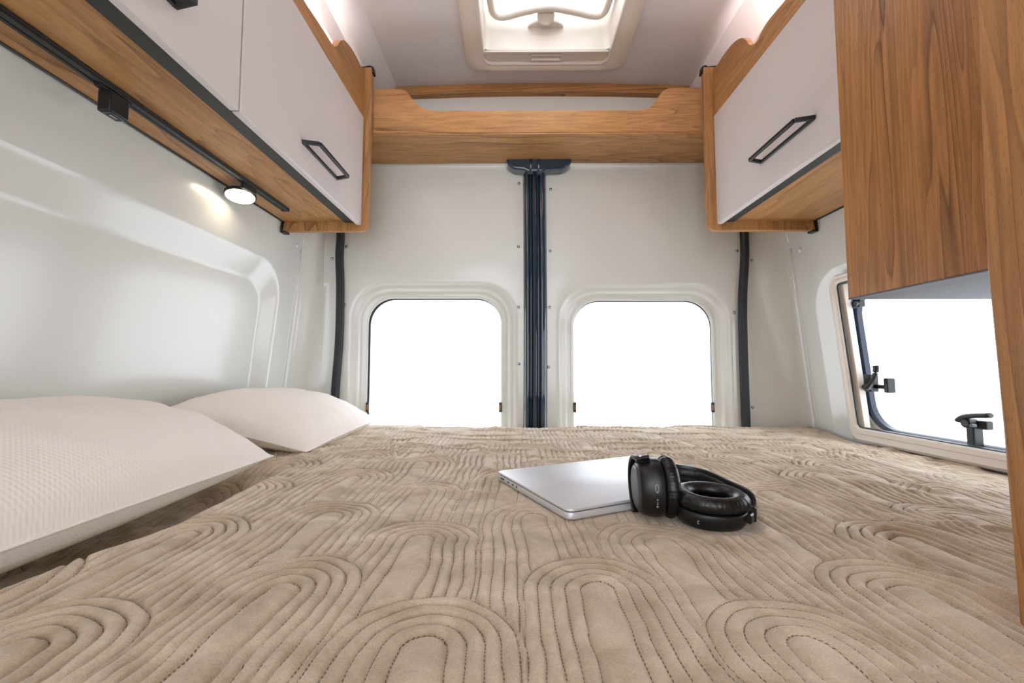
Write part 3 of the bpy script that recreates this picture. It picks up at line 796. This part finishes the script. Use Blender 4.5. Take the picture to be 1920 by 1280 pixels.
# rear side tucks down behind the mattress
base = V[:, -1, :]; prev = idx[:, -1]; off = nv + 8*nX
for k in range(1, 4):
    row = base.copy(); row[:, 1] += .003; row[:, 2] -= .03*k
    extra.append(row); cur = np.arange(nX) + off + (k-1)*nX
    ef.append(np.stack([prev[:-1], prev[1:], cur[1:], cur[:-1]], -1)); prev = cur
allv = np.concatenate([verts] + extra, 0); allf = np.concatenate([faces] + ef, 0)
c0 = np.array((.105, .8, -.45)); allv = allv - c0
me = bpy.data.meshes.new('bedspread')
me.vertices.add(len(allv)); me.vertices.foreach_set('co', allv.astype(np.float32).ravel())
me.loops.add(allf.size); me.loops.foreach_set('vertex_index', allf.astype(np.int32).ravel())
me.polygons.add(len(allf)); me.polygons.foreach_set('loop_start', np.arange(0, allf.size, 4, dtype=np.int32))
me.update(calc_edges=True)
me.polygons.foreach_set('use_smooth', np.ones(len(allf), dtype=bool))
at = me.attributes.new('rib', 'FLOAT_VECTOR', 'POINT')
# mask cells where the seam coordinate jumps from one arch to the next
jump = np.zeros(t.shape)
dx_ = np.abs(np.diff(t, axis=0)) > .6; dy_ = np.abs(np.diff(t, axis=1)) > .6
jump[:-1] += dx_; jump[1:] += dx_; jump[:, :-1] += dy_; jump[:, 1:] += dy_
A_ = np.zeros((len(allv), 3), dtype=np.float32); A_[:nX*nY, 0] = t.ravel(); A_[:nX*nY, 1] = s.ravel(); A_[:nX*nY, 2] = (1-np.clip(jump, 0, 1)).ravel(); A_[nX*nY:, 0] = -1
at.data.foreach_set('vector', A_.ravel())
me.validate()
me.materials.append(M['quilt'])
q = bpy.data.objects.new('bedspread', me); COL.objects.link(q); q.location = (c0[0], c0[1], c0[2]+H)
tag(q, 'taupe velvet bedspread quilted in rainbow arches covering the whole bed', 'bedspread')

# ------------------------------------------------------------------ pillows
def pillow(name, label, corners, height, base_z, crown, seed):
    """corners: four (x,y,z) seam corners in order; built as an upper and a lower skin meeting in a seam"""
    n = 56
    P = [Vector(c) for c in corners]
    rs = np.random.RandomState(seed)
    ph = rs.rand(8)*6.28
    def seam(u, v):
        # pull the edges in between the corners
        p = P[0]*(1-u)*(1-v) + P[1]*u*(1-v) + P[2]*u*v + P[3]*(1-u)*v
        c = (P[0]+P[1]+P[2]+P[3])/4
        pin = .038*(math.sin(math.pi*u)*abs(2*v-1)**3 + math.sin(math.pi*v)*abs(2*u-1)**3)
        return p + (c-p)*pin
    def dome(u, v):
        a = max(0, 1-abs(2*u-1)**2.4); b = max(0, 1-abs(2*v-1)**2.4)
        return (a*b)**.46
    V, F = [], []
    for side in (1, -1):
        o = len(V)
        for i in range(n+1):
            for j in range(n+1):
                u, v = i/n, j/n
                p = seam(u, v); d = dome(u, v)
                edge = min(u, 1-u, v, 1-v)
                wr = .0035*math.sin(9*u+5*v+ph[0])*math.sin(7*v-4*u+ph[1]) + .002*math.sin(23*u+ph[2]+3*math.sin(6*v))*math.sin(19*v+ph[3])
                k = .0022*math.sin(60*u+ph[4])*math.exp(-min(v, 1-v)*14) + .0022*math.sin(64*v+ph[5])*math.exp(-min(u, 1-u)*14)
                if side > 0: z = height*crown(u, v)*d + (wr+k)*min(1, d*1.6)
                else: z = -(height*.55)*d
                q_ = Vector((p.x, p.y, p.z + z))
                if side < 0: q_.z = max(q_.z, base_z(q_.x, q_.y)) if p.z > base_z(q_.x, q_.y) else p.z
                V.append(tuple(q_))
        for i in range(n):
            for j in range(n):
                a, b_, c_, d_ = o+i*(n+1)+j, o+(i+1)*(n+1)+j, o+(i+1)*(n+1)+j+1, o+i*(n+1)+j+1
                F.append((a, b_, c_, d_) if side > 0 else (a, d_, c_, b_))
    # split upper and lower skins
    h = (n+1)**2
    root = thing(name, label, 'pillow', (sum(p.x for p in P)/4, sum(p.y for p in P)/4, min(v[2] for v in V)), 'white pillows along the left wall')
    nf = n*n
    top = obj('cover', (V[:h], F[:nf]), M['pillow'], root, smooth=True)
    bot = obj('underside', (V[h:], [tuple(i-h for i in f) for f in F[nf:]]), M['pillowedge'], root, smooth=True)
    ring = [V[i*(n+1)] for i in range(n+1)] + [V[n*(n+1)+j] for j in range(1, n+1)] + [V[i*(n+1)+n] for i in range(n-1, -1, -1)] + [V[j] for j in range(n-1, 0, -1)]
    obj('piping', tube(ring, .0022, 6, closed=True), M['pillow'], root, smooth=True)
    return root
zb_ = lambda x, y: ZB - (.050 if (x < -.49 and y < .84) else .004) + .006
pillow('pillow', 'large near pillow at the left edge, white with fine waffle texture', [(-.81, .10, -.16), (-.518, .08, -.186), (-.508, .905, -.184), (-.815, .945, -.105)], .105, zb_, lambda u, v: 1.0, 3)
pillow('pillow', 'farther white pillow by the left rear corner, next to the rear door', [(-.818, .955, -.105), (-.512, 1.060, -.205), (-.498, 1.535, -.186), (-.80, 1.515, -.13)], .088, zb_, lambda u, v: 1.0, 8)

# ------------------------------------------------------------------ laptop
A = Vector((-.0349, .834, 0)); B = Vector((.074, .6069, 0)); C = Vector((.2791, .9872, 0))
e1 = (B-A).normalized(); e2 = (C-A); e2 = (e2 - e1*e2.dot(e1)).normalized()
l1, l2 = (B-A).length, (C-A).length
zl = ZB + .0006
lp = thing('laptop', 'closed silver laptop lying on the bedspread under the headphones', 'laptop', tuple((A+(B-A)/2+(C-A)/2).to_2d()) + (zl,))
def slab(z0, z1, rr, inset=0., edge=.002):
    V, F = [], []
    prof = [(inset+edge, z0), (inset+edge*.3, z0+edge*.4), (inset, z0+edge), (inset, z1-edge), (inset+edge*.3, z1-edge*.3), (inset+edge, z1)]
    n = None
    for off, z in prof:
        pts = rrect(off, l1-off, off, l2-off, rr-off*.5, 2, 8); n = len(pts)
        for a, b in pts: q_ = A + e1*a + e2*b; V.append((q_.x, q_.y, z))
    for i in range(len(prof)-1):
        for k in range(n): F.append((i*n+k, i*n+(k+1) % n, (i+1)*n+(k+1) % n, (i+1)*n+k))
    F.append(tuple(range(n-1, -1, -1))); F.append(tuple(range((len(prof)-1)*n, len(prof)*n)))
    return V, F
def lpt(a, b, z): q_ = A + e1*a + e2*b; return (q_.x, q_.y, z)
base_ = obj('base', slab(zl+.0005, zl+.0108, .012, 0, .0018), M['alu'], lp, smooth=True, angle=30)
obj('hinge_gap', slab(zl+.0106, zl+.0118, .011, .0015, .0003), M['port'], lp)
obj('lid', slab(zl+.0116, zl+.0158, .012, 0, .0012), M['alu'], lp, smooth=True, angle=30)
for a0_, a1_, hh in ((.020, .036, .0024), (.050, .058, .0022), (.069, .077, .0022)):
    V_ = []
    pts = rrect(a0_, a1_, zl+.0068-hh/2, zl+.0068+hh/2, hh*.45, 2, 5)
    V_ = [lpt(a, -.0003, z) for a, z in pts] + [lpt(a, .001, z) for a, z in pts]; n = len(pts)
    F_ = [tuple(range(n)), tuple(range(2*n-1, n-1, -1))] + [(k, (k+1) % n, n+(k+1) % n, n+k) for k in range(n)]
    obj('port', (V_, F_), M['port'], base_)
obj('headphone_jack', cyl(lpt(.0885, -.0003, zl+.0068), tuple(e2), .0022, .001, 16), M['port'], base_)

# ------------------------------------------------------------------ headphones
hp = thing('headphones', 'black over ear headphones resting half on the laptop', 'headphones', (.25, .64, ZB))
# -- standing cup: axis along x, pad towards +x
ax = Vector((.995, -.03, .03)).normalized()
c1 = Vector((.201, .627, -.1700))
up_ = Vector((.10, .05, 1))
sh = lambda prof, c=c1, a=ax, n=56, ea=.036, eb=.0425, sup=2.2: lathe(c, a, [(r, h) for r, h in prof], n, ea, eb, up=up_, sup=sup)
cup1 = obj('ear_cup', sh([(.10, -.0265), (.70, -.026), (.80, -.0245), (.87, -.020), (.93, -.012), (.955, -.004), (.955, .004), (.93, .006), (.91, .0065)]), M['hp'], hp, smooth=True, angle=40)
obj('outer_plate', sh([(.05, -.0285), (.50, -.0285), (.66, -.0280), (.72, -.0268), (.74, -.0250)]), M['hpgrey'], cup1, smooth=True, angle=40)
def pad(c, a, ea, eb, h0, up, sup, name='ear_pad', par=None, hgt=.020):
    prof = []
    for k in range(25):
        th = math.pi*2*k/24 - math.pi*.5
        prof.append((.735 + .245*math.cos(th), h0 + hgt/2 + hgt/2*math.sin(th)))
    V_, F_ = lathe(c, a, prof, 120, ea, eb, up=up, sup=sup, close_ends=False)
    # gathered leather: fine radial pleats on the outer flank
    V2 = []
    cc = Vector(c)
    for i, p in enumerate(V_):
        k = i % 120; ring_ = i//120; th = math.pi*2*ring_/24 - math.pi*.5
        amp = .0011*max(0, math.cos(th))*(1 + .6*math.sin(k*1.7))
        dv = (Vector(p)-cc); dv = (dv - a*dv.dot(a)).normalized()
        V2.append(tuple(Vector(p) + dv*amp*math.sin(k*math.pi*.9)))
    return obj(name, (V2, F_), M['leather'], par, smooth=True)
p1 = pad(c1, ax, .0358, .0422, .007, up_, 2.15, par=cup1, hgt=.022)
obj('mesh_cover', sh([(.62, .012), (.3, .010), (.05, .0095)]), M['hp'], p1, smooth=True)
# small marks and switch on the rim facing the camera
def rimpt(th, h, k=.962):
    s_, u_ = frame_from(ax, up_)
    ct, st_ = math.cos(th), math.sin(th)
    ct = math.copysign(abs(ct)**(2/2.2), ct); st_ = math.copysign(abs(st_)**(2/2.2), st_)
    return c1 + ax*h + s_*.036*k*ct + u_*.0425*k*st_
sgn = 0.0
sv, uv = frame_from(ax, up_)
th0 = math.pi if sv.y > 0 else 0.0
dirn = 1 if th0 > 1 else -1
loop = []
for k in range(20):
    a_ = 2*math.pi*k/20
    loop.append(tuple(rimpt(th0 - dirn*(.10 + .085*math.cos(a_)*1.3), -.006 + .0022*math.sin(a_))))
obj('slider_mark', tube(loop, .0005, 6, closed=True), M['mark'], cup1, smooth=True)
for dd, hh, ln in ((-.22, -.006, 1), (-.30, -.006, 0), (-.37, -.006, 1), (-.47, -.006, 2)):
    p = rimpt(th0 + dirn*(-dd), hh)
    n_ = (p-c1).normalized()
    obj('indicator', cyl(tuple(p-n_*.0004), tuple(n_), .0006+.0004*ln, .0007, 10), M['mark'], cup1, smooth=True)
# -- flat cup: pad up
c2 = Vector((.270, .605, ZB+.0135)); up2 = Vector((0, 1, 0)); a2 = Vector((.03, -.10, 1)).normalized()
sh2 = lambda prof: lathe(c2, a2, prof, 64, .0495, .0395, up=up2, sup=2.2)
cup2 = obj('ear_cup', sh2([(.10, -.0125), (.72, -.0125), (.86, -.0095), (.93, -.004), (.955, .003), (.955, .0090), (.935, .0105), (.91, .011)]), M['hp'], hp, smooth=True, angle=40)
p2 = pad(c2, a2, .0505, .0405, .0105, up2, 2.15, par=cup2, hgt=.022)
obj('mesh_cover', sh2([(.60, .016), (.3, .0135), (.05, .013)]), M['hp'], p2, smooth=True)
p = c2 + Vector((-.029, -.0305, -.002))
obj('side_mark', tube([tuple(p + Vector((.0016*math.cos(a_), -.0006, .0018*math.sin(a_)))) for a_ in np.linspace(1.2, 5.1, 9)], .0004, 6), M['mark'], cup2, smooth=True)
# -- yokes
yk = [tuple(c1 + ax*(-.004 - .012*math.sin(max(0, a_-1.2))) + sv*(.0372*math.cos(a_)) + uv*(.0445*math.sin(a_))) for a_ in np.linspace(.5, math.pi+.2, 26)]
fs = 1 if sv.y > 0 else -1      # direction of the cup's far side
yk = [tuple(c1 + ax*(-.0245) + sv*fs*(.0345*math.cos(a_)) + uv*(.0425*math.sin(a_))) for a_ in np.linspace(-1.1, 1.9, 30)]
yk += [tuple(c1 + ax*(-.0245+.016*k) + sv*fs*(.0345*math.cos(1.9+.1*k)) + uv*(.0425*math.sin(1.9)+.003*k)) for k in (.5, 1.)]
obj('yoke', strip(yk, .005, .010, up=ax), M['hp'], cup1, smooth=True, angle=40)
yk2 = [(c2.x + .052*math.cos(a_), c2.y + .043*math.sin(a_), ZB+.015) for a_ in np.linspace(-.75, 1.3, 20)]
obj('yoke', strip(yk2, .006, .012), M['hp'], cup2, smooth=True, angle=40)
# hinge block on the flat cup
obj('hinge', join(box(.311, .326, .588, .612, ZB+.006, ZB+.026)), M['hp'], cup2, bevel=.003)
# -- headband: strip with its width upright, lying back over the laptop
bandp = [(.184, .640, -.152), (.198, .664, -.155), (.222, .705, -.166), (.248, .735, -.1775), (.280, .748, -.1805), (.315, .735, -.1855), (.340, .702, -.1945), (.350, .662, -.1975), (.344, .628, -.1985), (.330, .604, -.199)]
path = spline(bandp, 8)
N_ = len(path)
def bsec(i):
    k = i/(N_-1)
    hgt = .0315 if .22 < k < .85 else .0315*(.4+.6*min(k/.22, (1-k)/.15))
    th = .0085 if .2 < k < .8 else .005
    a, b = th/2, hgt/2
    return [(-a*.6, -b), (a*.6, -b), (a, -b*.6), (a, b*.6), (a*.6, b), (-a*.6, b), (-a, b*.6), (-a, -b*.6)]
bd = obj('headband', sweep(path, bsec), M['hp'], hp, smooth=True, angle=60)
inner_ = path[14:56]
def psec(i):
    return [(.007*math.cos(t_)*.55, .0115*math.sin(t_)) for t_ in np.linspace(0, 2*math.pi, 12, endpoint=False)]
cen = Vector((.255, .64, -.17))
ip = [p_ + (Vector((cen.x-p_.x, cen.y-p_.y, 0)).normalized())*.0045 for p_ in inner_]
obj('headband_padding', sweep(ip, psec), M['leather'], bd, smooth=True)

# ------------------------------------------------------------------ invented fill lamp, out of view behind the camera, added to brighten the interior
lm = thing('fill_lamp', 'flat round fill lamp added on the ceiling, unseen behind the camera', 'lamp', (.11, -.65, 1.08))
obj('housing', lathe((.11, -.65, 1.085), (0, 0, 1), [(.10, 0), (.105, .004), (.105, .018)], 40), M['cream'], lm, smooth=True, angle=40)
obj('diffuser', lathe((.11, -.65, 1.079), (0, 0, 1), [(.08, 0), (.092, .002), (.094, .006)], 40), emit('fill_lamp_glow', (1, .9, .82), 10), lm, smooth=True, angle=40)

# ------------------------------------------------------------------ world, camera, view
Wd = bpy.data.worlds.new('world'); S.world = Wd; Wd.use_nodes = True
bg = Wd.node_tree.nodes['Background']; bg.inputs['Color'].default_value = (.90, .95, 1.0, 1); bg.inputs['Strength'].default_value = 3.2

cam = bpy.data.cameras.new('camera'); co = bpy.data.objects.new('camera', cam); COL.objects.link(co)
cam.sensor_width = 36; cam.lens = 15.0; cam.clip_start = .02
co.location = (0, 0, H)
co.rotation_euler = (math.radians(90 + 3.5763), 0, math.radians(.358))
S.camera = co
S.view_settings.view_transform = 'Standard'; S.view_settings.look = 'None'; S.view_settings.gamma = 1; S.view_settings.use_curve_mapping = False
S.view_settings.exposure = 0.36
S.cycles.max_bounces = 14; S.cycles.diffuse_bounces = 8; S.cycles.transparent_max_bounces = 12
